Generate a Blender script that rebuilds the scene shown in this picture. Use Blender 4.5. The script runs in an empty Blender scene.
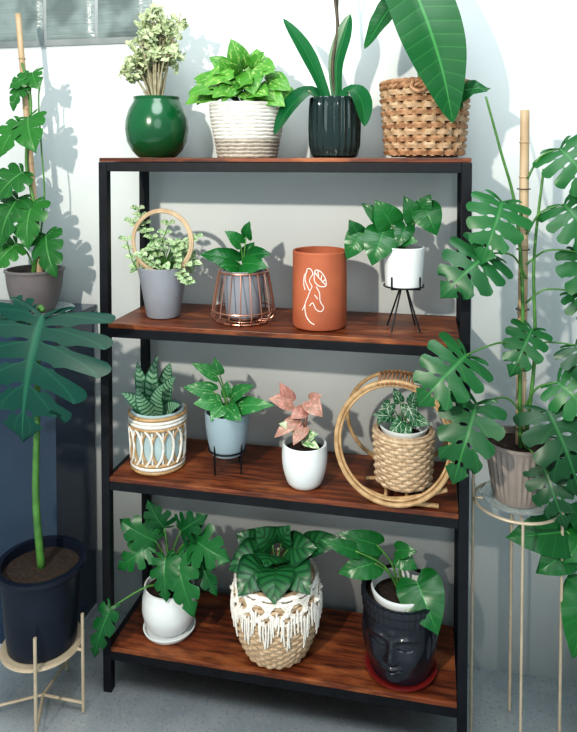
import bpy, math, random
from mathutils import Vector as V
pi=math.pi; sin=math.sin; cos=math.cos
C=bpy.context.scene.collection
scn=bpy.context.scene
scn.view_settings.view_transform='Standard'
try: scn.view_settings.look='Medium High Contrast'
except Exception as e: print('look',e)

# ------------------------------------------------------------ materials
class NT:
    def __init__(s,name):
        s.m=bpy.data.materials.new(name); s.m.use_nodes=True
        s.t=s.m.node_tree; s.n=s.t.nodes; s.n.clear()
        s.out=s.n.new('ShaderNodeOutputMaterial'); s.p=s.n.new('ShaderNodeBsdfPrincipled')
        s.t.links.new(s.p.outputs[0],s.out.inputs[0])
    def L(s,a,b):
        if isinstance(a,(int,float)): b.default_value=a
        elif isinstance(a,tuple): b.default_value=a+(1,) if len(a)==3 and b.type=='RGBA' else a
        else: s.t.links.new(a,b)
    def M(s,op,a,b=0.0,c=0.0,clamp=False):
        n=s.n.new('ShaderNodeMath'); n.operation=op; n.use_clamp=clamp
        s.L(a,n.inputs[0]); s.L(b,n.inputs[1]); s.L(c,n.inputs[2]); return n.outputs[0]
    def mix(s,f,a,b):
        n=s.n.new('ShaderNodeMix'); n.data_type='RGBA'
        s.L(f,n.inputs[0]); s.L(a,n.inputs[6]); s.L(b,n.inputs[7]); return n.outputs[2]
    def noise(s,vec,scale,detail=3,rough=.5):
        n=s.n.new('ShaderNodeTexNoise'); n.inputs['Scale'].default_value=scale
        n.inputs['Detail'].default_value=detail; n.inputs['Roughness'].default_value=rough
        if vec: s.t.links.new(vec,n.inputs['Vector'])
        return n.outputs['Fac']
    def coord(s,scale=(1,1,1)):
        t=s.n.new('ShaderNodeTexCoord'); m=s.n.new('ShaderNodeMapping'); m.inputs['Scale'].default_value=scale
        s.t.links.new(t.outputs['Object'],m.inputs[0]); return m.outputs[0]
    def ss(s,x,a,b):
        n=s.n.new('ShaderNodeMapRange'); n.interpolation_type='SMOOTHSTEP'
        s.L(x,n.inputs[0]); n.inputs[1].default_value=a; n.inputs[2].default_value=b; return n.outputs[0]
    def bump(s,h,st,dist=.002):
        n=s.n.new('ShaderNodeBump'); n.inputs['Strength'].default_value=st; n.inputs['Distance'].default_value=dist
        s.L(h,n.inputs['Height']); s.L(n.outputs[0],s.p.inputs['Normal'])
    def fin(s,col,rough=.5,metal=0,spec=.5,coat=0):
        s.L(col,s.p.inputs['Base Color']); s.L(rough,s.p.inputs['Roughness']); s.L(float(metal),s.p.inputs['Metallic'])
        s.L(float(spec),s.p.inputs['Specular IOR Level']); s.L(float(coat),s.p.inputs['Coat Weight']); return s.m
def mat(name,c1,c2=None,rough=.5,metal=0,scale=15,bump=0,bs=120,coat=0,spec=.5,st=(1,1,1)):
    t=NT(name); c2=c2 or tuple(x*.8 for x in c1); v=t.coord(st)
    f=t.ss(t.noise(v,scale,5),.3,.7)
    if bump: t.bump(t.noise(v,bs,3),bump)
    return t.fin(t.mix(f,c1,c2),rough,metal,spec,coat)
def leafmat(name,c1,c2,vein,nv=9,vs=.3,var=None,vthr=.55,stripe=0,rough=.36,tr=.08,spec=.36):
    t=NT(name)
    a=t.n.new('ShaderNodeAttribute'); a.attribute_name='luv'
    sp=t.n.new('ShaderNodeSeparateXYZ'); t.L(a.outputs['Vector'],sp.inputs[0])
    X,Y,R=sp.outputs; ax=t.M('ABSOLUTE',X)
    cb=t.n.new('ShaderNodeCombineXYZ'); t.L(X,cb.inputs[0]); t.L(Y,cb.inputs[1]); t.L(t.M('MULTIPLY',R,37.),cb.inputs[2])
    nz=t.noise(cb.outputs[0],2.5,4)
    f=t.M('ADD',t.M('MULTIPLY',R,.75),t.M('MULTIPLY',nz,.35),clamp=True)
    base=t.mix(f,c1,c2)
    ph=t.M('SUBTRACT',t.M('MULTIPLY',Y,float(nv)),t.M('MULTIPLY',ax,.8))
    w=t.M('ABSOLUTE',t.M('SINE',t.M('MULTIPLY',ph,pi)))
    line=t.M('SUBTRACT',1.,t.ss(w,0,.22))
    if stripe:
        sm=t.M('MULTIPLY',t.ss(w,.35,.75),t.M('MULTIPLY',t.ss(ax,.0,.1),t.M('SUBTRACT',1.,t.ss(ax,.72,.9))))
        base=t.mix(t.M('MULTIPLY',sm,stripe),base,var)
    elif var:
        n2=t.noise(cb.outputs[0],4.5,5,.65)
        base=t.mix(t.ss(n2,vthr-.03,vthr+.05),base,var)
    mid=t.M('SUBTRACT',1.,t.ss(ax,.015,.07))
    msk=t.M('MAXIMUM',t.M('MULTIPLY',mid,.8),t.M('MULTIPLY',line,vs))
    col=t.mix(msk,base,vein)
    t.bump(t.M('SUBTRACT',w,t.M('MULTIPLY',mid,.6)),.25,.001)
    m=t.fin(col,rough,0,spec)
    tl=t.n.new('ShaderNodeBsdfTranslucent'); t.L(col,tl.inputs[0])
    ms=t.n.new('ShaderNodeMixShader'); ms.inputs[0].default_value=tr
    t.L(t.p.outputs[0],ms.inputs[1]); t.L(tl.outputs[0],ms.inputs[2]); t.L(ms.outputs[0],t.out.inputs[0])
    return m

BLK=mat('black_metal',(.005,.0055,.008),(.008,.009,.012),.45,0,30,.05,spec=.25)
def wood():
    t=NT('stained_wood'); v=t.coord((1.2,14,14))
    a=t.noise(v,5,8,.65); b=t.noise(t.coord((2.2,7,7)),2.6,4)
    fine=t.noise(t.coord((3,70,70)),6,4,.7)
    c=t.mix(t.ss(a,.34,.68),(.050,.011,.005),(.22,.058,.020))
    c=t.mix(t.M('MULTIPLY',t.ss(b,.50,.70),.65),c,(.40,.135,.046))
    c=t.mix(t.M('MULTIPLY',t.ss(fine,.5,.72),.6),c,(.030,.008,.005))
    t.bump(fine,.25,.001); return t.fin(c,t.M('ADD',.25,t.M('MULTIPLY',a,.3)),0,.4)
WOOD=wood()
def wallm():
    t=NT('painted_plaster'); v=t.coord(); a=t.noise(v,2.2,4); b=t.noise(v,160,3)
    t.bump(b,.12,.001); return t.fin(t.mix(t.ss(a,.35,.7),(.72,.75,.735),(.66,.695,.69)),.7,0,.3)
WALL=wallm()
def floorm():
    t=NT('speckled_concrete'); v=t.coord(); a=t.noise(v,7,6,.6); b=t.noise(v,120,4,.7); c=t.noise(v,45,2)
    col=t.mix(t.ss(a,.3,.7),(.84,.88,.90),(.68,.74,.78))
    col=t.mix(t.M('MULTIPLY',t.ss(b,.54,.64),.5),col,(.36,.40,.43))
    col=t.mix(t.M('MULTIPLY',t.ss(c,.6,.68),.5),col,(.92,.92,.9))
    t.bump(b,.3,.002); return t.fin(col,.6)
FLOOR=floorm()
CAB=mat('navy_lacquer',(.012,.028,.056),(.018,.040,.075),.22,0,4,coat=.3)
PALE=mat('pale_trim',(.5,.55,.58),None,.5)
SOIL=mat('soil',(.04,.022,.014),(.014,.009,.006),.95,0,120,1.0,200)
BRS=mat('pale_brass',(.54,.45,.33),(.46,.38,.28),.38,.25,30)
CANE=mat('bamboo_cane',(.56,.42,.27),(.42,.29,.17),.5,0,25,.2,st=(1,1,.3))
STEM=mat('green_stem',(.09,.24,.05),(.05,.15,.03),.45,0,30)
STEMD=mat('dark_stem',(.05,.045,.03),(.10,.07,.04),.6,0,60)
STEMP=mat('pale_stem',(.40,.38,.25),(.28,.24,.15),.6,0,60)
STEMR=mat('russet_stem',(.34,.14,.09),None,.5)
GGREEN=mat('green_glaze',(.005,.10,.030),(.004,.065,.020),.2,0,6,coat=.4)
WHT=mat('white_ceramic',(.78,.80,.79),(.70,.73,.73),.35,0,6)
GRY=mat('grey_ceramic',(.27,.28,.31),(.22,.23,.26),.55,0,8,.05)
GRYB=mat('bluegrey_ceramic',(.29,.37,.41),(.24,.31,.35),.5,0,8)
PGRY=mat('taupe_plastic',(.15,.13,.13),(.115,.10,.10),.5,0,8)
PTAUP=mat('taupe_ribbed',(.31,.255,.225),(.24,.20,.175),.5,0,8)
TERRA=mat('terracotta',(.44,.125,.055),(.35,.095,.043),.7,0,10,.12,90)
LINE=mat('white_paint',(.85,.74,.68),None,.7)
BLKC=mat('black_glaze',(.007,.009,.015),(.012,.015,.023),.24,0,10,coat=.25)
BPL=mat('black_plastic',(.006,.009,.018),(.009,.014,.026),.35,0,10,spec=.3)
REDC=mat('red_saucer',(.20,.018,.018),None,.3)
WICK=mat('wicker',(.46,.26,.14),(.25,.12,.055),.6,0,45,.3)
WICKD=mat('wicker_dark',(.10,.045,.024),None,.8)
WICKL=mat('wicker_light',(.56,.40,.26),(.38,.23,.12),.6,0,60,.3)
RAT=mat('rattan',(.50,.33,.17),(.34,.20,.09),.5,0,50,.2)
SEAG=mat('seagrass',(.60,.46,.31),(.42,.29,.18),.7,0,90,.4)
ROPE=mat('cream_rope',(.78,.76,.70),(.66,.63,.57),.85,0,90,.6,300)
ROPEB=mat('beige_rope',(.50,.45,.38),(.36,.32,.26),.85,0,90,.6,300)
COTT=mat('white_cotton',(.86,.83,.77),(.75,.70,.63),.9,0,120,.5,400)
COPP=mat('copper_wire',(.55,.28,.20),None,.3,.8)
TEALC=mat('pale_liner',(.42,.53,.53),(.34,.44,.45),.6,0,20)
def glassm(name,c,r=.08,tr=.9):
    t=NT(name); m=t.fin(c,r); t.p.inputs['Transmission Weight'].default_value=tr; return m
SMOKE=glassm('smoked_glass',(.06,.11,.11),.07,.75)
CLEAR=glassm('clear_glass',(.85,.93,.93),.05,.7)

G=lambda n,a,b,v=(.10,.26,.08),**k: leafmat(n,a,b,v,**k)
L_POLE=G('leaf_philodendron',(.011,.088,.020),(.030,.17,.028),(.08,.27,.07),nv=5)
L_MON=G('leaf_monstera',(.004,.046,.014),(.011,.085,.021),(.03,.15,.045),nv=5)
L_MONB=G('leaf_monstera_blue',(.003,.045,.033),(.006,.065,.043),(.020,.12,.07),nv=7,rough=.45,spec=.28)
L_MONR=G('leaf_monstera_bright',(.006,.068,.019),(.018,.135,.032),(.045,.20,.055),nv=5)
L_NEON=G('leaf_golden_pothos',(.040,.20,.024),(.12,.35,.045),(.26,.46,.12),vs=.25,var=(.34,.52,.15),vthr=.58)
L_ARAL=G('leaf_cream_edged',(.13,.28,.08),(.32,.45,.20),(.6,.62,.4),vs=.1,var=(.70,.68,.48),vthr=.50)
L_ORCH=G('leaf_orchid',(.005,.080,.026),(.010,.135,.035),(.03,.20,.05),nv=1,vs=0,rough=.3)
L_BAN=G('leaf_big_paddle',(.004,.082,.018),(.008,.115,.024),(.05,.26,.06),nv=15,vs=.32,rough=.34)
L_TRAD=G('leaf_tradescantia',(.06,.22,.06),(.18,.35,.13),(.4,.55,.28),vs=.1,var=(.66,.72,.50),vthr=.50)
L_PEP=G('leaf_peperomia',(.006,.078,.018),(.015,.15,.028),(.04,.21,.05),vs=.15,rough=.3)
L_SANS=G('leaf_aglaonema',(.008,.07,.036),(.024,.125,.055),(.20,.38,.2),var=(.25,.42,.28),stripe=.8,nv=11)
L_POTH=G('leaf_pothos',(.012,.12,.030),(.034,.21,.05),(.13,.36,.11),vs=.2,var=(.28,.46,.24),vthr=.6)
L_PINK=G('leaf_pink_syngonium',(.42,.16,.135),(.30,.21,.14),(.56,.28,.23),vs=.25,var=(.56,.27,.23),vthr=.53)
L_CAL=G('leaf_calathea',(.003,.042,.015),(.008,.068,.021),(.02,.10,.03),var=(.024,.145,.044),stripe=.75,nv=7,rough=.32)
L_FIT=G('leaf_alocasia',(.008,.075,.03),(.018,.115,.04),(.66,.76,.62),vs=.6,nv=5,var=(.45,.60,.42),vthr=.6)
L_XAN=G('leaf_selloum',(.004,.068,.018),(.013,.130,.029),(.04,.20,.055),nv=6)
L_BIG=G('leaf_heart_philodendron',(.005,.088,.018),(.014,.155,.027),(.04,.24,.055),nv=7,rough=.3)

# ------------------------------------------------------------ mesh builder
def catm(P,t,closed=False):
    n=len(P); 
    if closed: i=int(t*n)%n; f=t*n-int(t*n); a,b,c,d=P[(i-1)%n],P[i],P[(i+1)%n],P[(i+2)%n]
    else:
        x=min(max(t,0),1)*(n-1); i=min(int(x),n-2); f=x-i
        a,b,c,d=P[max(i-1,0)],P[i],P[i+1],P[min(i+2,n-1)]
    return .5*((2*b)+(c-a)*f+(2*a-5*b+4*c-d)*f*f+(3*b-a-3*c+d)*f**3)
class B:
    def __init__(s,seed=1): s.V=[];s.F=[];s.M=[];s.A=[];s.mats=[];s.r=random.Random(seed)
    def mi(s,m):
        if m not in s.mats: s.mats.append(m)
        return s.mats.index(m)
    def grid(s,rows,m,close=False,attr=None,flip=False):
        k=s.mi(m); o=len(s.V); nc=len(rows[0])
        for i,r in enumerate(rows):
            for j,p in enumerate(r):
                s.V.append(tuple(p)); s.A.append(attr[i][j] if attr else (0,0,0))
        for i in range(len(rows)-1):
            for j in range(nc if close else nc-1):
                a=o+i*nc+j; b=o+i*nc+(j+1)%nc; f=(a,b,b+nc,a+nc)
                s.F.append(f[::-1] if flip else f); s.M.append(k)
    def tube(s,P,r0,r1,m,n=7,seg=None,closed=False,smooth=True):
        P=[V(p) for p in P]
        if smooth and len(P)>2:
            seg=seg or (len(P)*6); P=[catm(P,i/seg,closed) for i in range(seg+(0 if closed else 1))]
        N=len(P); rows=[]; up=None
        for i,p in enumerate(P):
            if closed: t=P[(i+1)%N]-P[i-1]
            else: t=P[min(i+1,N-1)]-P[max(i-1,0)]
            t=t.normalized() if t.length>1e-9 else V((0,0,1))
            if up is None: up=t.orthogonal().normalized()
            up=(up-t*up.dot(t)).normalized(); q=t.cross(up)
            r=r0+(r1-r0)*i/max(N-1,1)
            rows.append([p+(up*cos(2*pi*j/n)+q*sin(2*pi*j/n))*r for j in range(n)])
        if closed: rows.append(rows[0])
        else:
            rows=[[P[0]]*n]+rows+[[P[-1]]*n]
        s.grid(rows,m,True)
    def ring(s,c,R,r,m,n=64,k=6,fn=None):
        c=V(c); s.tube([c+V((cos(2*pi*i/n)*R,sin(2*pi*i/n)*R,fn(2*pi*i/n) if fn else 0)) for i in range(n)],r,r,m,k,closed=True,smooth=False)
    def lathe(s,prof,m,n=56,fn=None,c=(0,0,0)):
        rows=[]
        for (r,z) in prof:
            row=[]
            for j in range(n):
                a=2*pi*j/n; rr=r+(fn(a,z,r) if (fn and r>.01) else 0)
                row.append((c[0]+rr*cos(a),c[1]+rr*sin(a),c[2]+z))
            rows.append(row)
        s.grid(rows,m,True)
    def box(s,a,b,m):
        k=s.mi(m);o=len(s.V)
        for z in(a[2],b[2]):
            for x,y in((a[0],a[1]),(b[0],a[1]),(b[0],b[1]),(a[0],b[1])): s.V.append((x,y,z));s.A.append((0,0,0))
        for f in((3,2,1,0),(4,5,6,7),(0,1,5,4),(1,2,6,5),(2,3,7,6),(3,0,4,7)): s.F.append(tuple(o+i for i in f));s.M.append(k)
    # -- leaves
    def path(s,P,w,m,nrm=(0,-.7,.7),shape='ov',fold=.15,wave=0,nv=16,nu=6):
        P=[V(p) for p in P]; nrm=V(nrm); rnd=s.r.random(); ph=s.r.random()*6
        rows=[];at=[]
        for i in range(nv+1):
            t=i/nv; p=catm(P,t); d=(catm(P,min(t+.03,1))-catm(P,max(t-.03,0))).normalized()
            x=d.cross(nrm).normalized(); z=x.cross(d).normalized()
            if shape=='ov': k=sin(pi*t**.75)**.85 if 0<t<1 else 0
            elif shape=='paddle': k=min(1,(t/.16)**.6)*(1-max(0,(t-.45)/.55)**1.9)
            elif shape=='strap': k=min(1,.45+t*1.2)*(1-max(0,(t-.55)/.45)**2.2)
            elif shape=='lance': k=sin(pi*t**.6) if 0<t<1 else 0
            k=max(k,.012); row=[];ar=[]
            for j in range(nu+1):
                u=-1+2*j/nu
                row.append(p+x*(u*k*w/2)+z*(fold*abs(u)*k*w/2+wave*w*sin(t*22+ph+(1.5 if u>0 else 0))*u*u*k)); ar.append((u,t,rnd))
            rows.append(row);at.append(ar)
        s.grid(rows,m,attr=at)
    OT=[0,.07,.2,.36,.53,.71,.87,1]
    OX=[.03,.19,.40,.5,.46,.325,.155,0]
    OY=[-.06,-.19,-.14,.07,.34,.61,.83,1]
    MY=[0,.01,.05,.14,.3,.52,.76,.985]
    def _o(s,t):
        T=s.OT; i=0
        while i<6 and t>T[i+1]: i+=1
        f=(t-T[i])/(T[i+1]-T[i]); g=(i+f)/7
        return catm(s.OX,g),catm(s.OY,g),catm(s.MY,g)
    def fan(s,base,tip,w,m,nrm=(0.05,-.8,.55),lobes=0,arch=.1,fold=.12,curl=.3,s0=.5,wave=.02,slot=.32,holes=0):
        base=V(base);tip=V(tip);nrm=V(nrm); L=(tip-base).length; y=(tip-base).normalized()
        z=(nrm-y*nrm.dot(y)); z=z.normalized() if z.length>1e-4 else y.orthogonal(); x=y.cross(z)
        rnd=s.r.random(); ph=s.r.random()*6
        for side in(-1,1):
            segs=[(k/lobes,(k+1)/lobes) for k in range(lobes)] if lobes else [(0,1)]
            R=6 if lobes else 14; Mm=14 if lobes else 5
            for kk,(a,b) in enumerate(segs):
                tc=(a+b)/2;h=(b-a)/2;rows=[];at=[]; s1=s0+s.r.uniform(-.13,.16); gl=s.r.uniform(.90,1.05); tw=s.r.uniform(-.05,.05)
                for i in range(R+1):
                    lo=-1+2*i/R; row=[];ar=[]
                    for j in range(Mm+1):
                        q=j/Mm
                        sh=1 if(not lobes or q<=s1) else 1-slot*min(1,((q-s1)/.12))**.7*(.75+.45*(q-s1)/(1-s1))
                        if holes and .14<q<.34: sh=.80
                        if (kk==0 and lo<0) or (lobes and kk==lobes-1 and lo>0): sh=1
                        t=min(max(tc+lo*h*sh,0),1); ox,oy,my=s._o(t)
                        se=q*((1-.10*lo*lo*q)*gl if lobes and tc<.85 else 1)
                        yy=my+(oy-my)*se+.05*q*(1-q)*(1 if t>.2 else 0)+(.07*q*q if lobes and t<.8 else 0); xx=side*ox*se*w
                        zz=arch*L*4*yy*(1-yy)+fold*abs(xx)-curl*xx*xx/w+wave*L*sin(t*24+ph)*q*q+(tw*L*q*q if lobes else 0)
                        row.append(base+x*xx+y*(yy*L)+z*zz); ar.append((side*q,t,rnd))
                    rows.append(row);at.append(ar)
                s.grid(rows,m,attr=at,flip=side<0)
    def stem(s,a,b,r=1.,m=None,up=.18,n=6):
        a=V(a);b=V(b);d=b-a; mid=a+d*.5+V((-d.x*.12,-d.y*.12,abs(d.length)*up*.6))
        s.tube([a,mid,b],r,r*.7,m or STEM,n,seg=10)
    def clump(s,n,c,rad,L,W,mats,soil,kind='fan',out=1.,droop=.25,sr=.8,sm=None,zmin=-.3,**kw):
        c=V(c)
        for i in range(n):
            while 1:
                d=V((s.r.uniform(-1,1),s.r.uniform(-1,.8),s.r.uniform(-1,1)))
                if .2<d.length<1 and d.normalized().z>zmin: break
            d.normalize(); q=s.r.uniform(.4,.85); p=c+V((d.x*rad[0],d.y*rad[1],d.z*rad[2]))*q
            l=L*s.r.uniform(.75,1.15); dr=V((d.x*out,d.y*out*.6,d.z*.6-droop+s.r.uniform(-.25,.25)))+V((s.r.uniform(-.4,.4),s.r.uniform(-.3,.0),0))
            dr.normalize(); nn=V((d.x*.3,-.75+d.y*.2,.6)); w=W*s.r.uniform(.85,1.15)*l/L
            mm=s.r.choice(mats)
            if kind=='fan': s.fan(p,p+dr*l,w,mm,nn,**kw)
            else: s.path([p,p+dr*l*.5+V((0,0,l*.12)),p+dr*l],w,mm,nn,**kw)
            s.stem(V(soil)+V((d.x*4,d.y*4,0)),p,sr,sm)
    def done(s,name,parent=None,loc=(0,0,0),S=1.,sharp=35,bevel=0,rot=0):
        me=bpy.data.meshes.new(name); me.from_pydata([(a*S,b*S,c*S) for a,b,c in s.V],[],s.F)
        for m in s.mats: me.materials.append(m)
        me.polygons.foreach_set('material_index',s.M); me.polygons.foreach_set('use_smooth',[True]*len(s.F))
        at=me.attributes.new('luv','FLOAT_VECTOR','POINT'); at.data.foreach_set('vector',[c for a in s.A for c in a])
        me.validate(); me.update()
        if sharp: me.set_sharp_from_angle(angle=math.radians(sharp))
        elif bevel: me.polygons.foreach_set('use_smooth',[False]*len(me.polygons))
        o=bpy.data.objects.new(name,me); C.objects.link(o); o.location=loc; o.rotation_euler[2]=rot
        if parent: o.parent=parent
        if bevel:
            b=o.modifiers.new('b','BEVEL'); b.width=bevel; b.segments=2; b.limit_method='ANGLE'
        return o
def group(name,loc):
    e=bpy.data.objects.new(name,None); e.location=loc; e.empty_display_size=.05; C.objects.link(e); return e
def potb(b,rb,rt,h,m,bulge=0,th=3,z0=0,soil=.88,n=56,fn=None,lip=0,pw=1.):
    R=lambda t: rb+(rt-rb)*t**pw+bulge*sin(pi*t)
    K=14; pr=[(0.,z0),(rb*.9,z0),(rb,z0+1)]+[(R(i/K),z0+max(h*i/K,1.2)) for i in range(1,K+1)]
    if lip: pr=pr[:-1]+[(R(1),z0+h-lip*1.6),(R(1)+lip,z0+h-lip*1.4),(R(1)+lip,z0+h)]
    pr+=[(R(1)-th*.4,z0+h+.6),(R(1)-th,z0+h)]+[(R(soil)-th,z0+h*soil-1)]
    b.lathe(pr,m,n,fn)
def soilb(b,r,z,m=None):
    K=7
    b.lathe([(r*i/K,z+(1-(i/K)**2)*1.5+ .5*sin(i*2.3)) for i in range(K,-1,-1)],m or SOIL,28)
def weave(b,prof,z0,z1,rows,N,tr,m,amp=1.2,stake=None,sides=5,m2=None,sr=.7):
    n=N*4
    for i in range(rows):
        z=z0+(z1-z0)*(i+.5)/rows; R=prof(z)
        b.tube([(cos(2*pi*k/n)*(R+amp*sin(N/2*2*pi*k/n+pi*i)),sin(2*pi*k/n)*(R+amp*sin(N/2*2*pi*k/n+pi*i)),z) for k in range(n)],tr,tr,(m2 if m2 and i%2 else m),sides,closed=True,smooth=False)
    if stake:
        for k in range(N):
            a=2*pi*(k+.0)/N
            b.tube([(cos(a)*prof(z0+(z1-z0)*i/8),sin(a)*prof(z0+(z1-z0)*i/8),z0+(z1-z0)*i/8) for i in range(9)],tr*sr,tr*sr,stake,5,smooth=False)

# ------------------------------------------------------------ room
b=B(); b.box((-3,.31,-.02),(4,.43,3.2),WALL); b.done('wall_back',sharp=0)
b=B(); b.box((-3,-4,-.1),(4,.31,0),FLOOR); b.done('floor',sharp=0)
# window of glass blocks
def winm():
    t=NT('glass_block'); a=t.noise(t.coord((3,1,60)),2.2,3); b_=t.noise(t.coord((5,1,5)),2,2)
    t.bump(a,.8,.005)
    return t.fin(t.mix(t.ss(b_,.35,.65),(.13,.16,.155),(.24,.29,.28)),.18,0,.6)
WIN=winm(); FR=mat('window_mortar',(.52,.56,.56),None,.6)
b=B()
x0,x1,z0,z1=-.56,.005,1.945,2.5
b.box((x0-.01,.3,z0-.012),(x1+.01,.312,z1),FR)
for i in range(3):
    for j in range(3):
        ax_=x0+.008+i*.189; az=z0+.008+j*.189; rows=[]
        for r in range(13):
            row=[]
            for c_ in range(13):
                u,w_=r/12,c_/12; d=(min(u,1-u)*6 if min(u,1-u)<1/6 else 1); e=(min(w_,1-w_)*6 if min(w_,1-w_)<1/6 else 1)
                hh=.009*math.sqrt(max(0,d*(2-d)))*math.sqrt(max(0,e*(2-e)))*(1-.25*math.exp(-((u-.5)**2+(w_-.5)**2)*9))
                row.append((ax_+.177*w_,.299-hh,az+.177*u))
            rows.append(row)
        b.grid(rows,WIN)
b.done('window_1',sharp=0)

# ------------------------------------------------------------ shelf
H=1.543; W=1.0; D=.27; h=.0125
sh=group('plant_shelf',(0,0,0))
b=B()
for x in(0,W):
    for y in(0,D): b.box((x-h,y-h,0),(x+h,y+h,H),BLK)
tops=[1.5435,1.083,.639,.138]
for i,zt in enumerate(tops):
    a,c=(zt-.027,zt-.001) if i==0 else (zt-.040,zt-.0137)
    for y in(0,D): b.box((h,y-h+.001,a),(W-h,y+h-.001,c),BLK)
    for x in(0,W): b.box((x-h+.001,h,a),(x+h-.001,D-h,c),BLK)
b.done('frame',sh,sharp=0,bevel=.0012)
for i,zt in enumerate(tops):
    b=B(i)
    if i==0: b.box((-.011,-.011,zt),(W+.011,D+.011,zt+.0115),WOOD)
    else: b.box((h+.0005,-h-.001,zt-.0135),(W-h-.0005,D+h,zt),WOOD)
    b.done('board_%d'%(i+1),sh,sharp=0,bevel=.0015)
Z1=1.5555; Z2,Z3,Z4=1.0835,.6395,.1385

# ------------------------------------------------------------ cabinet
b=B(); b.box((-1.1,.06,.03),(-.2,.30,1.045),CAB); b.box((-1.11,.05,1.045),(-.19,.302,1.06),CAB)
b.box((-1.105,.052,.0),(-.195,.30,.03),PALE); b.box((-.66,.057,.06),(-.655,.06,1.02),BLK)
for x in(-.70,-.62): b.tube([(x,.05,.55),(x,.035,.56),(x,.035,.68),(x,.05,.69)],.004,.004,BRS,8)
b.done('navy_cabinet',bevel=.003,sharp=0)

# ============================================================ TOP SHELF
# 1 bushy cream-leaved plant in round green pot
g=group('potted_jade_bush',(.103,.135,Z1)); S=1/331
b=B(); b.lathe([(0,0),(17,0),(19,1),(25,7),(29.5,16),(31.3,28),(30.5,38),(27.5,48),(24,54),(22.5,57),(23.2,60),(21.5,60.3),(20.8,57),(22,50)],GGREEN,64); soilb(b,22.5,52); b.done('pot',g,S=S)
b=B(3)
for i in range(24):
    a=b.r.uniform(0,2*pi); k=b.r.uniform(.1,1); e=V((4+42*k*cos(a),-4+24*k*sin(a),b.r.uniform(104,154)-32*k*k))
    s0=V((4*cos(a),4*sin(a),52)); md=s0.lerp(e,.5)+V((0,0,8)); b.tube([s0,md,e],1.5,.6,STEMP,6,seg=8)
    for j in range(6):
        st=catm([s0,md,e],b.r.uniform(.5,1)); en=st+V((b.r.uniform(-12,12),b.r.uniform(-10,7),b.r.uniform(-4,12)))
        b.tube([st,en],.6,.4,STEMP,5,smooth=False)
        for q in range(7):
            p=en+V((b.r.uniform(-3,3),b.r.uniform(-3,3),b.r.uniform(-4,3))); d=V((b.r.uniform(-1,1),b.r.uniform(-1,.5),b.r.uniform(-.4,1))).normalized()*b.r.uniform(5,8.5)
            b.path([p,p+d*.5+V((0,0,.6)),p+d],b.r.uniform(3.2,5),L_ARAL,(b.r.uniform(-.4,.4),-.8,.5),nv=5,nu=2)
b.done('foliage',g,S=S,sharp=0)

# 2 golden pothos in coiled rope basket
g=group('potted_golden_pothos',(.385,.135,Z1)); S=1/341
b=B(); pr=lambda z:28.5+8*min(1,z/42)
b.lathe([(0,.5),(28,.5)]+[(pr(z)-1.5,z) for z in range(2,53,5)]+[(32,52),(31,40)],ROPEB,48)
for i in range(15):
    z=1.9+i*3.55; b.ring((0,0,z),pr(z)-.6,2.05,ROPEB if i<5 else ROPE,64,7,fn=lambda a:.25*sin(14*a+i))
soilb(b,33,46); b.done('basket',g,S=S)
b=B(5); b.clump(28,(-4,-6,68),(46,28,28),23,22,[L_NEON],(0,0,46),droop=.3,zmin=-.25)
for q in(((-30,-12,66),(-58,-20,52),26),((-25,-8,78),(-50,-14,74),24),((-20,0,88),(-38,-6,100),22),((-6,-5,94),(-14,-10,117),23),((8,-5,88),(20,-10,103),22),((24,-10,76),(48,-16,64),27),((20,-16,62),(44,-24,48),27),((-6,-20,74),(-16,-32,52),27),((8,-22,82),(16,-34,58),28),((-14,-16,86),(-32,-28,68),26),((14,-12,90),(34,-20,84),23)):
    b.fan(q[0],q[1],q[2],L_NEON); b.stem((0,0,46),q[0],.8)
b.done('foliage',g,S=S,sharp=0)

# 3 orchid in smoked ribbed glass
g=group('potted_orchid',(.642,.135,Z1)); S=1/351
b=B(); rib=lambda a,z,r:.7*cos(24*a) if z>4 else 0
b.lathe([(0,0),(20,0),(23,2),(25,12),(25.6,30),(25,50),(24.5,58),(23.8,59.5),(22.5,58),(23,40),(22,8),(0,5)],SMOKE,144,rib)
b.lathe([(0,6),(19.5,6),(20.5,20),(20.5,40),(0,42)],SOIL,32)
for k in range(12):
    a=k*.53; b.tube([(6*cos(a),6*sin(a),50),(17*cos(a+.4),17*sin(a+.4),46),(21*cos(a+.8),21*sin(a+.8),30),(21*cos(a+1.3),21*sin(a+1.3),12+k)],1.2,.9,STEMP,5,seg=12)
b.done('pot',g,S=S)
b=B(6)
b.path([(-3,-3,46),(-18,-8,85),(-32,-10,112),(-50,-12,138)],17,L_ORCH,(.5,-.8,.3),'strap',.25)
b.path([(4,0,46),(2,-2,90),(10,-4,120),(16,-5,141)],19,L_ORCH,(-.3,-.9,.2),'strap',.25)
b.path([(0,-4,46),(-22,-14,64),(-40,-22,50),(-56,-26,22)],26,L_ORCH,(-.2,-.6,.8),'strap',.2)
b.path([(4,-4,46),(18,-12,66),(29,-18,54),(32,-20,30)],22,L_ORCH,(.3,-.6,.8),'strap',.2)
b.tube([(2,4,44),(-2,-2,90),(3,-2,130),(-2,-2,180),(2,-2,225)],1.8,1.3,STEMD,7)
b.tube([(3,2,44),(6,2,100),(2,2,150),(8,0,200)],1.7,1.2,STEMD,7)
b.tube([(-2,2,48),(-6,0,60),(-16,-8,60),(-24,-14,66)],1.3,.9,STEMP,6)
b.done('foliage',g,S=S,sharp=0)

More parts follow.
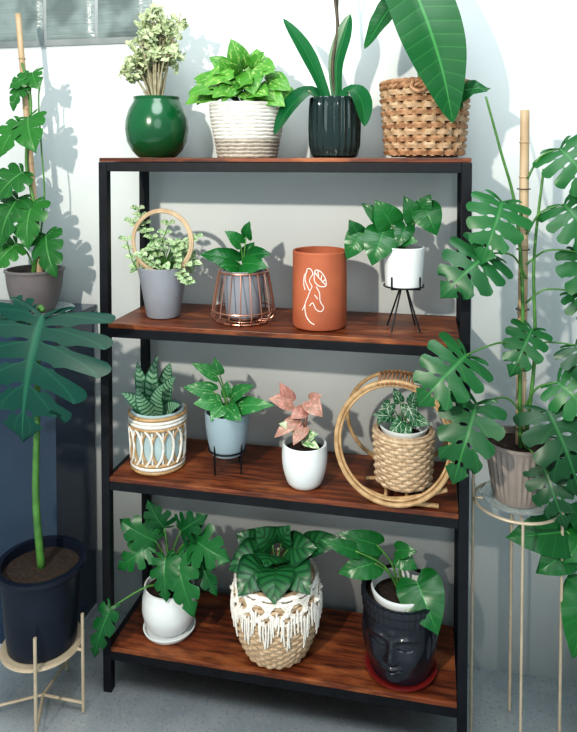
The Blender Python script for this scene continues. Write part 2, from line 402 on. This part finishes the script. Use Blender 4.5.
# 4 big paddle leaf plant in wicker basket
g=group('potted_banana_leaf_plant',(.893,.135,Z1)); S=1/360
b=B(); pr=lambda z:35.5+6*(z/75)
weave(b,pr,2,66,10,28,3.1,WICK,2.0,WICKL,m2=WICKL,sr=.8)
b.lathe([(0,.5),(33,.5)]+[(pr(z)-3,z) for z in range(1,74,8)]+[(36,60),(35,50)],WICKD,40)
n=120
for zc,rr in((68.5,1.9),(72.5,2.1)):
    for ph in(0,pi): b.tube([(cos(2*pi*k/n)*(42+1.4*cos(18*2*pi*k/n+ph)),sin(2*pi*k/n)*(42+1.4*cos(18*2*pi*k/n+ph)),zc+1.4*sin(18*2*pi*k/n+ph)) for k in range(n)],rr,rr,WICK,6,closed=True,smooth=False)
b.tube([(-10,-43,73),(-12,-46,66),(-5,-47,62),(2,-46,66),(0,-43,73)],2,2,WICK,7)
soilb(b,38,62); b.done('basket',g,S=S)
b=B(8)
b.path([(-24,-8,206),(-14,-34,170),(4,-48,120),(17,-52,76),(26,-48,32)],60,L_BAN,(.1,-.97,.25),'paddle',.14,.012,34,8)
b.tube([(0,0,60),(-10,0,120),(-22,-2,184),(-24,-8,207)],2.4,1.8,STEM,8)
b.path([(-20,-4,172),(-32,-14,150),(-44,-20,130),(-58,-22,106)],26,L_BAN,(-.3,-.8,.5),'paddle',.2,.03); b.stem((-4,0,60),(-20,-4,172),1.6)
b.fan((16,-18,58),(60,-34,64),36,L_BAN,(0,-.8,.6),wave=.04); b.stem((2,0,60),(16,-18,58),1.2)
b.fan((10,-14,72),(36,-30,46),26,L_BAN,(0,-.7,.7)); b.stem((0,0,60),(10,-14,72),1.2)
b.done('foliage',g,S=S,sharp=0)

# ============================================================ SHELF 2
# 5 variegated trailing plant with hoop handle
g=group('hoop_handle_tradescantia',(.134,.10,Z2)); S=1/335
b=B(); potb(b,16,25,50,GRY,th=2.5); soilb(b,21.5,44); b.done('pot',g,S=S)
b=B()
for k in(0,1): b.tube([(4+(29.5+k*1.6)*cos(a),-12+k,76+(29.5+k*1.6)*sin(a)) for a in [2*pi*i/48 for i in range(48)]],1.5,1.5,CANE,8,closed=True,smooth=False)
b.tube([(-22,-11,60),(-22,-10,50),(-21,-8,42)],1.2,1.2,CANE,6);b.tube([(28,-11,58),(26,-10,50),(23,-8,42)],1.2,1.2,CANE,6); b.done('hoop',g,S=S)
b=B(11); b.clump(46,(4,-2,54),(32,20,30),12,8,[L_TRAD],(0,0,42),kind='path',droop=.35,nv=7,nu=4,sr=.6)
for q in(((20,-6,66),(38,-8,80)),((-10,-4,78),(-30,-6,94)),((-14,-4,84),(-24,-4,106)),((14,-6,74),(26,-8,66)),((-24,-8,48),(-34,-10,76)),((22,-12,46),(32,-14,36)),((-4,-4,60),(8,-4,92)),((4,-14,50),(-14,-20,62))):
    b.tube([(0,0,42),V(q[0]),V(q[1])],.7,.5,STEM,5)
    for t in(0,.35,.7,1):
        p=V(q[0]).lerp(V(q[1]),t)
        for sgn in(-1,1): b.path([p,p+V((sgn*4,-2,3)),p+V((sgn*8,-3,2))],6,L_TRAD,nv=6,nu=4)
b.done('foliage',g,S=S,sharp=0)

# 6 peperomia in copper wire basket
g=group('wire_basket_peperomia',(.382,.10,Z2)); S=1/344
b=B(); potb(b,17,22,46,GRY,th=2.2,z0=5); soilb(b,19.5,46); b.done('pot',g,S=S)
b=B(); wr=[(26,1),(31,6),(31,12),(28,32),(24.5,50)]
for k in range(18):
    a=2*pi*k/18; b.tube([(0.6*24*cos(a),.6*24*sin(a),1)]+[(r*cos(a),r*sin(a),z) for r,z in wr],.65,.65,COPP,5)
b.ring((0,0,50),24.5,1,COPP);b.ring((0,0,12),31,.8,COPP);b.ring((0,0,1.2),25,.9,COPP);b.ring((0,0,1.2),14.4,.9,COPP);b.ring((0,0,4.2),14.4,.9,COPP)
b.lathe([(0,3.2),(15,3.2),(15,4.9),(0,4.9)],COPP,32)
b.done('wire_basket',g,S=S)
b=B(13)
for q in(((-6,-4,60),(-42,-12,66),24,.3),((2,-8,58),(28,-14,56),26,.2),((4,-2,64),(30,-6,68),22,.3),((-2,-4,78),(-17,-8,90),15,.2),((3,0,84),(8,-4,100),14,.1),((-4,-10,56),(-18,-22,56),22,.1),((0,4,62),(10,6,78),18,.1)):
    b.fan(q[0],q[1],q[2],L_PEP,(0.,-.75,.6),arch=.12,curl=.4); b.stem((0,0,46),q[0],1)
b.done('foliage',g,S=S,sharp=0)

# 7 terracotta vase with line drawing
g=group('terracotta_vase',(.607,.09,Z2)); S=1/355
b=B(); b.lathe([(0,0),(24.5,0),(26.3,1),(27,3),(27,40),(26.8,70),(27,74.5),(26,76),(24.5,75),(24.3,60),(24.3,8),(0,6)],TERRA,72); b.done('vase_body',g,S=S)
b=B()
def dr(pts,cl=False):
    P=[]
    for x,z in pts:
        a=-pi/2-.02+x*.8/27; P.append((27.15*cos(a),27.15*sin(a),z-2))
    b.tube(P,.55,.55,LINE,5,seg=len(P)*5,closed=cl)
dr([(-10,60),(-8,63),(-4,62),(-2,58),(-5,54),(-6,50),(-3,46),(-6,42),(-9,46),(-12,52)],True)
dr([(2,62),(8,60),(13,54),(14,47),(8,46),(3,48),(0,52),(0,58)],True); dr([(0,60),(6,54),(13,48)]); dr([(4,61),(5,56)]); dr([(9,57),(8,53)]);dr([(13,53),(9,50)])
dr([(-5,42),(-8,36),(-12,28),(-11,18),(-6,12),(0,9)]); dr([(2,46),(6,40),(7,32),(11,26),(8,22),(2,24),(-2,30),(-6,27)]); dr([(-12,28),(-16,22)]); dr([(0,38),(4,34)]); dr([(-9,60),(-13,56),(-14,48),(-12,42)])
b.done('line_drawing',g,S=S)

# 8 pilea in white pot on black stand
g=group('stand_potted_pilea',(.84,.09,Z2)); S=1/364
b=B(); potb(b,18,20.5,40,WHT,th=2.,z0=43); soilb(b,18.2,78); b.done('pot',g,S=S)
b=B(); b.ring((0,0,44.5),19.6,.8,BLK)
for k in range(4):
    a=pi/4+.2+k*pi/2; ca,sa=cos(a),sin(a)
    b.tube([(19.6*ca,19.6*sa,55),(19.6*ca,19.6*sa,43),(3*ca,3*sa,41)],.9,.9,BLK,6,smooth=False); b.tube([(4*ca,4*sa,42),(20*ca,20*sa,.9)],.9,.9,BLK,6,smooth=False)
b.done('stand',g,S=S)
b=B(17)
for q in(((-42,-6,96),(-56,-10,70),26),((-44,-4,94),(-54,-8,110),18),((-20,-8,98),(-30,-18,66),36),((-12,-6,106),(-28,-10,130),30),((-18,-2,108),(-42,-4,126),20),((2,-6,104),(-6,-14,84),20),((12,-2,110),(0,-4,134),22),((20,-4,122),(32,-8,96),30),((16,-2,118),(26,-4,136),20),((-4,-4,92),(14,-14,90),18)):
    b.fan(q[0],q[1],q[2],L_PEP,(0,-.9,.3),arch=.12); b.stem((0,0,78),q[0],.9)
b.done('foliage',g,S=S,sharp=0)

# ============================================================ SHELF 3
# 9 aglaonema in lattice basket
g=group('lattice_basket_aglaonema',(.119,.09,Z3)); S=1/334
b=B(); R=lambda z:24+2.4*(z/54)
b.lathe([(0,0),(23.5,0)]+[(R(z),z) for z in range(1,58,7)]+[(R(57)+.2,57),(R(57)-2,58),(24,50)],TEALC,48); soilb(b,24,50)
for z,m in((2,RAT),(5.5,ROPE),(9,RAT),(44,RAT),(47.5,ROPE),(51,ROPE),(54.5,RAT)): b.ring((0,0,z),R(z)+1,1.9,m,60,7)
n=16
for k in range(n):
    a0=2*pi*k/n
    for d,m in((1,ROPE),(-1,RAT)):
        b.tube([((R(z)+1.2+(.8 if d>0 else 0))*cos(a0+d*w_),(R(z)+1.2+(.8 if d>0 else 0))*sin(a0+d*w_),z) for z,w_ in((9,-.05),(16,.13),(27,.2),(37,.13),(44,-.05))],1.25,1.25,m,6,seg=14)
    b.tube([(R(z)*cos(a0+.2)+cos(a0),R(z)*sin(a0+.2)+sin(a0),z) for z in(9,27,44)],1.,1.,ROPE,5,seg=6)
b.done('basket',g,S=S)
b=B(19)
for q in(((-4,0,50),(-14,-4,80),(-19,-6,104),17),((0,0,50),(-4,-4,84),(2,-4,110),18),((3,0,50),(12,-4,78),(22,-8,92),17),((-2,-4,50),(-16,-12,66),(-30,-18,76),17),((2,-6,50),(6,-14,72),(14,-20,88),18),((0,-6,50),(-8,-16,66),(-12,-22,84),17),((4,-2,50),(18,-10,62),(30,-16,68),15),((-3,3,50),(-16,4,74),(-27,4,88),15),((0,3,50),(8,4,86),(12,4,102),16)):
    b.path(q[:3],q[3],L_SANS,(0,-.8,.45),'lance',.25)
b.done('foliage',g,S=S,sharp=0)

# 10 pothos in blue-grey pot on stand
g=group('stand_potted_pothos',(.332,.10,Z3)); S=1/340
b=B(); potb(b,16,22.5,42,GRYB,th=2.2,z0=17,bulge=1.5); soilb(b,20,53); b.done('pot',g,S=S)
b=B(); b.ring((0,0,22),18.6,.9,BLK)
for k in range(4):
    a=pi/4+.35+k*pi/2; ca,sa=cos(a),sin(a)
    b.tube([(18.6*ca,18.6*sa,36),(18.6*ca,18.6*sa,22),(18*ca,18*sa,1)],.9,.9,BLK,6,smooth=False)
    b.tube([(18.5*ca,18.5*sa,22),(3*ca,3*sa,15.5),(-3*ca,-3*sa,15.5)],.8,.8,BLK,6,smooth=False)
b.done('stand',g,S=S)
b=B(23)
for q in(((-10,-4,96),(-34,-10,108),14),((-8,-2,98),(-12,-4,114),12),((-14,-6,80),(-42,-12,84),17),((-8,-8,70),(-30,-16,70),18),((8,-6,78),(32,-14,92),15),((14,-8,68),(52,-14,74),18),((4,-12,66),(22,-24,60),18),((-2,-10,68),(-10,-22,56),18),((0,0,74),(0,0,90),13)):
    b.fan(q[0],q[1],q[2],L_POTH,(0,-.8,.5)); b.stem((0,0,53),q[0],.9)
b.done('foliage',g,S=S,sharp=0)

# 11 pink syngonium in white pot
g=group('potted_pink_syngonium',(.57,.06,Z3)); S=1/356
b=B(); potb(b,15,22,42,WHT,th=2.4,bulge=2.5,pw=.6); soilb(b,19,36); b.done('pot',g,S=S)
b=B(29)
for q in(((-12,-6,84),(-34,-12,88),18),((-14,-4,86),(-24,-8,104),14),((-8,-6,66),(-28,-14,50),14),((6,-6,86),(20,-12,74),18),((0,-8,60),(-8,-18,46),14),((0,-4,76),(-12,-12,70),14),((6,0,86),(18,-2,92),12)):
    b.fan(q[0],q[1],q[2],L_PINK,(0,-.8,.5)); b.stem((0,0,36),q[0],.8,STEMR)
b.fan((-6,-4,58),(-24,-12,64),12,L_TRAD); b.fan((4,-6,50),(16,-14,58),12,L_TRAD); b.fan((2,-6,48),(18,-16,44),12,L_TRAD)
for q in((-6,-4,58),(4,-6,50),(2,-6,48)): b.stem((0,0,36),q,.7,STEMR)
b.done('foliage',g,S=S,sharp=0)

# 12 alocasia in rattan pot with hoops
g=group('rattan_hoop_planter',(.843,.075,Z3)); S=1/365
b=B(); pr=lambda z:26+3.4*((z-12)/52)
weave(b,pr,13,60,13,26,2.,SEAG,1.1,RAT)
b.lathe([(0,11.5),(25,11.5)]+[(pr(z)-1.6,z) for z in range(12,63,6)]+[(pr(62)-1,64.5),(pr(62)-4,64.5),(24,54)],SEAG,40)
b.ring((0,0,62),pr(62),2,SEAG,60,7); soilb(b,25,57); b.lathe([(20,56),(23.5,66),(24.5,68),(22.5,68),(19,56)],WHT,48); b.done('pot',g,S=S)
b=B(); 
def hoop(cx,cz,Rr,y0,ty,r=2.,m=RAT):
    b.tube([(cx+Rr*cos(a),y0+ty*sin(a),cz+Rr*sin(a)) for a in [2*pi*i/72 for i in range(72)]],r,r,m,8,closed=True,smooth=False)
hoop(-8,62,55.5,-31,10,2.3); hoop(-8,62,52,-30,9,1.4); hoop(-6,64,53,24,-12,2.)
for k in range(9): # wrapped grip at the top of the hoops
    b.tube([(-24+4*k,-24,116-.03*(k-4)**2*4),(-22+4*k,-6,122-.12*(k-4)**2),(-24+4*k,13,115-.03*(k-4)**2*4)],1.3,1.3,WICK,6)
b.tube([(-42,-33,18),(-20,-32,9),(6,-30,5),(34,-26,2.5)],2.2,2.2,RAT,8); b.tube([(-34,-22,2.5),(-6,-28,6),(16,-30,12),(42,-32,22)],2.2,2.2,RAT,8)
b.tube([(-38,14,3),(-6,10,9),(30,14,3)],2,2,RAT,8); 
for x in(-16,4,20): b.tube([(x,-30,8),(x,0,9.4),(x,14,7)],1.8,1.8,RAT,7)
b.done('hoops',g,S=S)
b=B(31)
for q in(((-12,-6,78),(-30,-12,80),13),((-14,-4,88),(-26,-8,68),13),((4,-6,90),(12,-12,74),15),((8,-4,92),(12,-6,106),12),((-2,-8,74),(-14,-18,62),13),((10,-8,78),(26,-16,76),14),((2,-10,70),(4,-22,58),13),((-4,-2,92),(-10,-4,106),11)):
    b.fan(q[0],q[1],q[2],L_FIT,(0,-.85,.4)); b.stem((0,0,57),q[0],.8)
b.done('foliage',g,S=S,sharp=0)

# ============================================================ SHELF 4
# 13 selloum in white pot + saucer
g=group('potted_philodendron_selloum',(.152,.09,Z4)); S=1/333
b=B(); b.lathe([(0,0),(22,0),(25,3),(26,5.5),(24.5,5.5),(22,3),(0,3)],WHT,56)
b.lathe([(0,3.1),(16,3.1),(19,5),(25,14),(27,24),(26.5,36),(24.5,45),(24.8,47),(23,47),(22.5,42)],WHT,56); soilb(b,23.5,42); b.done('pot',g,S=S)
b=B(37)
for q in(((-12,-6,92),(-48,-10,112),38),((-4,-2,104),(-20,-6,134),30),((14,-4,104),(44,-12,128),34),((26,-6,100),(70,-16,88),44),((14,-12,84),(36,-26,36),40),((-18,-10,88),(-46,-18,66),32),((2,-14,82),(8,-26,46),34),((-42,-42,44),(-56,-48,-2),24),((32,-2,80),(54,-10,48),26)):
    b.fan(q[0],q[1],q[2],L_XAN,(0,-.88,.35),lobes=5,s0=.5,arch=.12,slot=.30); b.stem((0,0,42),q[0],1.2,up=.25)
b.done('foliage',g,S=S,sharp=0)

# 14 calathea in macrame basket
g=group('macrame_basket_calathea',(.483,.085,Z4)); S=1/346
b=B(41)
def pr(z): t=max(0,min(1,z/76)); return 28+(38.5-28)*t+8*sin(pi*t**.9)
weave(b,pr,1.5,68,19,38,1.9,SEAG,1.0,None)
b.lathe([(0,.5),(27,.5)]+[(pr(z)-1.4,z) for z in range(1,76,6)]+[(pr(76)-1,77),(pr(76)-4,77),(34,60)],SEAG,48); soilb(b,35,68)
b.done('basket',g,S=S)
b=B(42); b.ring((0,0,75),pr(75)+1.5,2.2,COTT,72,7,fn=lambda a:.5*sin(30*a)); b.ring((0,0,70),pr(70)+1.5,1.6,COTT,72,7,fn=lambda a:.5*sin(30*a))
n=14
for k in range(n):
    for d in(-1,1):
        for o in(0,.07):
            a0=2*pi*k/n+o
            b.tube([((pr(z)+2.2)*cos(a0+d*2*pi/n*w_),(pr(z)+2.2)*sin(a0+d*2*pi/n*w_),z) for z,w_ in((73,0),(64,.5),(56,.0),(52,-.3))],1.2,1.2,COTT,5,seg=12)
    for j in range(8):
        u=j/8; zz=54+10*abs(u-.5)*2; ln=14+13*(1-abs(u-.5)*2)
        a=2*pi*(k+u)/n+b.r.uniform(-.015,.015); l=ln+b.r.uniform(-3,3)
        b.tube([((pr(z)+3.2+b.r.uniform(-.3,.6))*cos(a+dx),(pr(z)+3.2)*sin(a+dx),z) for z,dx in((zz,0),(zz-l/2,b.r.uniform(-.015,.015)),(zz-l,b.r.uniform(-.03,.03)))],1.15,.8,COTT,5,seg=5)
    a=2*pi*k/n; b.ring(((pr(64)+3)*cos(a+pi/n),(pr(64)+3)*sin(a+pi/n),62),1.8,1.7,COTT,8,6)
b.done('macrame_fringe',g,S=S)
b=B(43)
for q in(((-16,-6,96),(-44,-18,84),38),((-12,-16,92),(-28,-40,74),40),((4,-18,92),(8,-44,74),42),((16,-12,94),(40,-32,80),38),((12,-2,102),(44,-10,112),34),((-4,0,104),(-20,-8,124),32),((30,0,108),(72,-6,120),24),((-22,4,98),(-42,2,110),30),((4,4,104),(14,0,126),30),((-2,-10,100),(-4,-30,100),38)):
    b.fan(q[0],q[1],q[2],L_CAL,(0,-.72,.65),arch=.12,curl=.35); b.stem((0,0,68),q[0],1)
b.done('foliage',g,S=S,sharp=0)

# 15 heart-leaf philodendron in black face pot
g=group('face_pot_philodendron',(.838,.085,Z4)); S=1/360
b=B(); b.lathe([(0,0),(30,0),(35,2.5),(36,5),(34.5,5),(31,3),(0,3)],REDC,56)
b.lathe([(0,3.1),(26,3.1),(30,4),(31,7),(28,7),(0,6)],BLKC,56); b.done('saucer',g,S=S)
b=B(); rows=[]; n=160; K=90
def hr(t): return 25+12.5*math.sqrt(max(0,sin(pi*min(.5,.06+t*.62)))) + (1.2 if t>.9 else 0)
ga=lambda x,y,cx,cy,sx,sy: math.exp(-((x-cx)/sx)**2-((y-cy)/sy)**2)
fa=-pi/2-.2
for i in range(K+1):
    t=i/K; z=6.5+74*t; zf=6.5+78*t; r0=hr(t); row=[]
    for j in range(n):
        a=2*pi*j/n; x=((a-fa+pi)%(2*pi)-pi)*36; d=0
        if abs(x)<48:
            d+=5.5*ga(x,zf,0,36,4.2,6)+4.*ga(x,zf,0,44,3.2,10)+2.*ga(x,zf,-4.2,34,2.6,2.6)+2.*ga(x,zf,4.2,34,2.6,2.6)
            d+=3.6*ga(x,zf,0,26.2,7.5,1.7)+3.8*ga(x,zf,0,21.8,6.2,2.)-2.2*ga(x,zf,0,24.1,8.5,.8)
            d+=3.2*ga(x,zf,0,11,9,6)+2.2*ga(x,zf,0,24,17,13)
            for sg in(-1,1):
                d+=-3.*ga(x,zf,sg*13,48,9,5)+3.*ga(x,zf,sg*13,47,6.5,3.6)-1.5*math.exp(-((zf-(44.2+.03*(x-sg*13)**2))/.8)**2)*(1 if abs(x-sg*13)<8 else 0)
                d+=2.2*math.exp(-((zf-(57-.035*(x-sg*14)**2))/1.6)**2)*math.exp(-((x-sg*14)/10)**4)
                d+=2.5*ga(x,zf,sg*19,32,8,9)
                d+=3.5*ga(x,zf,sg*40,40,2.6,14)-1.5*ga(x,zf,sg*40,40,1,9)
            d+=1.2*ga(x,zf,0,61,1.8,1.8)
        if zf>66: d+=1.1*abs(sin(a*22))*min(1,(zf-66)/3)
        row.append(((r0+d)*cos(a),(r0+d)*sin(a),z))
    rows.append(row)
for rr,zz in((36,81),(35,80),(34,72)): rows.append([(rr*cos(2*pi*j/n),rr*sin(2*pi*j/n),zz) for j in range(n)])
rows.insert(0,[(0,0,6.5)]*n)
b.grid(rows,BLKC,True); soilb(b,35,73); b.lathe([(28,74),(30,81),(29.5,83),(28,83),(27,74)],WHT,48); b.done('face_pot',g,S=S,sharp=60)
b=B(47)
for q in(((-26,-6,106),(-62,-14,96),26),((16,-12,96),(36,-34,62),46),((-2,0,112),(16,-4,104),20),((-4,-2,120),(16,-8,124),16),((-24,-4,124),(-64,-10,134),22),((-44,-16,122),(-80,-20,132),15)):
    b.fan(q[0],q[1],q[2],L_BIG,(0,-.8,.5)); b.stem((0,0,73),q[0],1.4)
b.done('foliage',g,S=S,sharp=0)

# ============================================================ LEFT POLE PLANT on cabinet
g=group('climbing_philodendron_on_pole',(-.329,.16,1.0605)); S=1/315
b=B(); b.lathe([(0,0),(26,0),(36,1.5),(38,3),(36,3),(26,1.6),(0,1.5)],CLEAR,56)
potb(b,19,28,42,PGRY,th=2.2,z0=1.7,bulge=2,lip=1.2); soilb(b,26,38); b.done('pot',g,S=S)
b=B(53); b.tube([(6,0,34),(-3,0,150),(-15,0,300)],3.4,2.9,CANE,10)
for z in(90,150,205,255): b.ring((6-.078*(z-34),0,z),3.4,.6,CANE,20,5)
b.tube([(0,-4,38),(8,-6,90),(-4,-6,150),(2,-6,210),(-8,-5,250)],1.8,1.2,STEM,7)
b.tube([(2,-4,38),(14,-4,110),(12,-4,160),(8,-2,215),(14,-4,236)],.9,.7,STEM,6)
for q in(((2,-6,236),(-18,-12,224),20),((4,-6,240),(16,-12,222),24),((-6,-6,228),(-14,-12,202),20),((0,-8,196),(18,-22,160),42),((-8,-8,190),(-24,-20,154),36),((-6,-8,142),(-30,-20,112),38),((4,-8,112),(8,-22,66),42),((-12,-8,116),(-24,-22,66),40),((18,-8,80),(36,-18,38),38),((-14,-8,70),(-32,-20,44),34)):
    b.fan(q[0],q[1],q[2],L_POLE,(0,-.92,.3),arch=.12,lobes=5,s0=.62,slot=.2); b.stem((0,-4,max(40,q[0][2]-22)),q[0],1.)
b.done('foliage',g,S=S,sharp=0)

# ============================================================ LEFT MONSTERA in black pot on stand
g=group('single_leaf_monstera_on_stand',(-.158,-.09,0)); S=1/352; pz=66
b=B(); potb(b,33,40,82,BPL,th=2.4,z0=pz,lip=3,soil=.9); soilb(b,38,pz+73); b.done('pot',g,S=S)
b=B()
b.ring((0,0,pz-2.4),38,1.6,BRS)
for a in(-.02,-1.15,-2.6,1.57):
    b.tube([(44.5*cos(a),44.5*sin(a),pz+34),(44.5*cos(a),44.5*sin(a),1)],1.7,1.7,BRS,8,smooth=False)
    b.tube([(38*cos(a),38*sin(a),pz-2.4),(44.5*cos(a),44.5*sin(a),pz-2.4)],1.5,1.5,BRS,8,smooth=False)
    b.tube([(0,0,10),(44.5*cos(a),44.5*sin(a),10)],1.5,1.5,BRS,8,smooth=False)
b.lathe([(0,pz-2.6),(38,pz-2.6),(38,pz-.3),(0,pz-.3)],BRS,40)
b.done('stand',g,S=S)
b=B(59); b.tube([(0,0,pz+73),(-4,-2,210),(-1,-3,290),(4,-6,392),(14,-14,402)],4,2.2,STEM,10)
b.fan((17,-20,398),(10,-44,286),162,L_MONB,(.05,-.93,.32),lobes=7,s0=.36,arch=.08,fold=.05,curl=.22,slot=.36,wave=.02,holes=1)
b.fan((-10,-4,396),(-60,-12,378),54,L_MONB,(0,-.5,.9),lobes=6,arch=.1,slot=.2); b.stem((-2,-4,340),(-10,-4,396),1.6)
b.done('foliage',g,S=S,sharp=0)

# ============================================================ RIGHT POLE MONSTERA
g=group('climbing_monstera_on_stand',(1.138,.05,0)); S=1/385; P=258
b=B(); b.lathe([(0,P-3),(26,P-3),(35,P-1),(36,P+1),(33,P+.5),(26,P-1.6),(0,P-1.6)],CLEAR,56)
potb(b,23,33,60,PTAUP,th=2.2,z0=P-1.4,lip=1.2,n=160,fn=lambda a,z,r:.7*cos(32*a) if r>24 and z<P+52 else 0); soilb(b,30.5,P+52); b.done('pot',g,S=S)
b=B(); b.ring((0,0,P-5),42,1.5,BRS); b.ring((0,0,P-5),25,1.2,BRS)
for a,zt in((pi,P+62),(0,P+30),(pi/2,P-4),):
    b.tube([(43*cos(a),43*sin(a),zt),(43*cos(a),43*sin(a),1)],1.6,1.6,BRS,8,smooth=False)
for a in(0,pi/2): b.tube([(43*cos(a),43*sin(a),P-5),(-43*cos(a),-43*sin(a),P-5)],1.3,1.3,BRS,8,smooth=False)
b.tube([(0,-43,P-5),(0,-42,1)],1.4,1.4,BRS,8,smooth=False)
b.done('stand',g,S=S)
b=B(61); b.tube([(2,0,P+46),(3,0,P+200),(3,0,P+388)],4.8,4.4,CANE,12)
for z in range(40,380,34): b.ring((2.8,0,P+z+10),4.6,.7,CANE,20,5)
for z in range(70,370,60): b.ring((2.8,0,P+z),6.2,.6,STEMD,20,5)
b.tube([(2,-6,P+48),(0,-9,P+120),(2,-8,P+200),(-6,-12,P+290),(-22,-18,P+350),(-36,-22,P+400)],2.2,1.,STEM,8)
b.tube([(6,-8,P+60),(14,-8,P+150),(12,-8,P+240),(20,-8,P+330)],2,1.2,STEM,8)
Q=[((-22,-44,300),(-42,-62,242),64),((-34,-52,252),(-78,-70,212),68),((-54,-60,158),(-98,-78,112),70),((-44,-56,112),(-66,-76,42),66),((10,-14,174),(-12,-30,130),46),
((34,-12,350),(68,-26,300),64),((38,-12,296),(70,-26,248),60),((56,-12,250),(66,-24,184),56),((24,-24,98),(50,-46,26),74),((34,-16,124),(74,-28,88),54),
((50,-12,160),(76,-22,122),50),((20,-30,46),(38,-46,-4),46),((56,-18,66),(80,-30,6),56),((50,-10,212),(80,-18,176),46)]
for a,c,w in Q:
    a=(a[0],a[1],a[2]+P); c=(c[0],c[1],c[2]+P)
    b.fan(a,c,w,L_MONR if b.r.random()<.55 else L_MON,(b.r.uniform(-.15,.2),-.92,.36),lobes=6,s0=.52,arch=.14,fold=.06,slot=.24,holes=1)
    zz=max(P+54,a[2]-30 if abs(a[0])<45 else a[2]-14); b.stem((5,-8,zz),a,1.2,up=.25)
b.done('foliage',g,S=S,sharp=0)

# ============================================================ LOWER RIGHT philodendron
g=group('floor_potted_philodendron',(1.47,.08,0)); S=1/385
b=B(); potb(b,38,50,80,BPL,th=3,lip=3); soilb(b,46,70); b.done('pot',g,S=S)
b=B(67)
for q in(((-80,-8,226),(-140,-22,220),46),((-76,-4,206),(-110,-16,184),36),((-60,-8,166),(-76,-24,108),46),((-60,0,236),(-84,-10,252),34),((10,0,220),(50,-10,200),50),((0,-10,200),(10,-60,170),50),((0,10,240),(20,20,280),50),((-64,-6,222),(-84,-20,200),34)):
    b.fan(q[0],q[1],q[2],L_BIG,(0,-.85,.45)); b.stem((0,0,70),q[0],1.6)
b.done('foliage',g,S=S,sharp=0)

# ------------------------------------------------------------ light & camera
def area(name,loc,tgt,size,e,col):
    l=bpy.data.lights.new(name,'AREA'); l.size=size; l.energy=e; l.color=col; l.shape='DISK'
    o=bpy.data.objects.new(name,l); o.location=loc; o.rotation_euler=(V(tgt)-V(loc)).to_track_quat('-Z','Y').to_euler(); C.objects.link(o)
area('ceiling_lamp',(-.2,-2.7,2.45),(.6,.2,.7),.09,72,(1,.93,.82))
area('overhead_fill',(.7,-1.2,3.2),(.6,-.1,0),1.3,34,(.93,.98,1))  # added overhead fill to brighten the floor, not an actual fixture
area('soft_room_light',(1.6,-3.0,2.2),(.6,.2,.3),1.6,16,(.9,.97,1))
w=bpy.data.worlds.new('w'); scn.world=w; w.use_nodes=True
w.node_tree.nodes['Background'].inputs[0].default_value=(.76,.93,1,1); w.node_tree.nodes['Background'].inputs[1].default_value=.56
cd=bpy.data.cameras.new('camera'); cam=bpy.data.objects.new('camera',cd); C.objects.link(cam)
cd.lens=670/732*36; cd.sensor_width=36; cd.shift_y=-187/732; cd.clip_start=.05
cam.location=(.911,-1.761,1.558); cam.rotation_euler=(pi/2-math.radians(1.9),0,math.radians(12))
scn.camera=cam
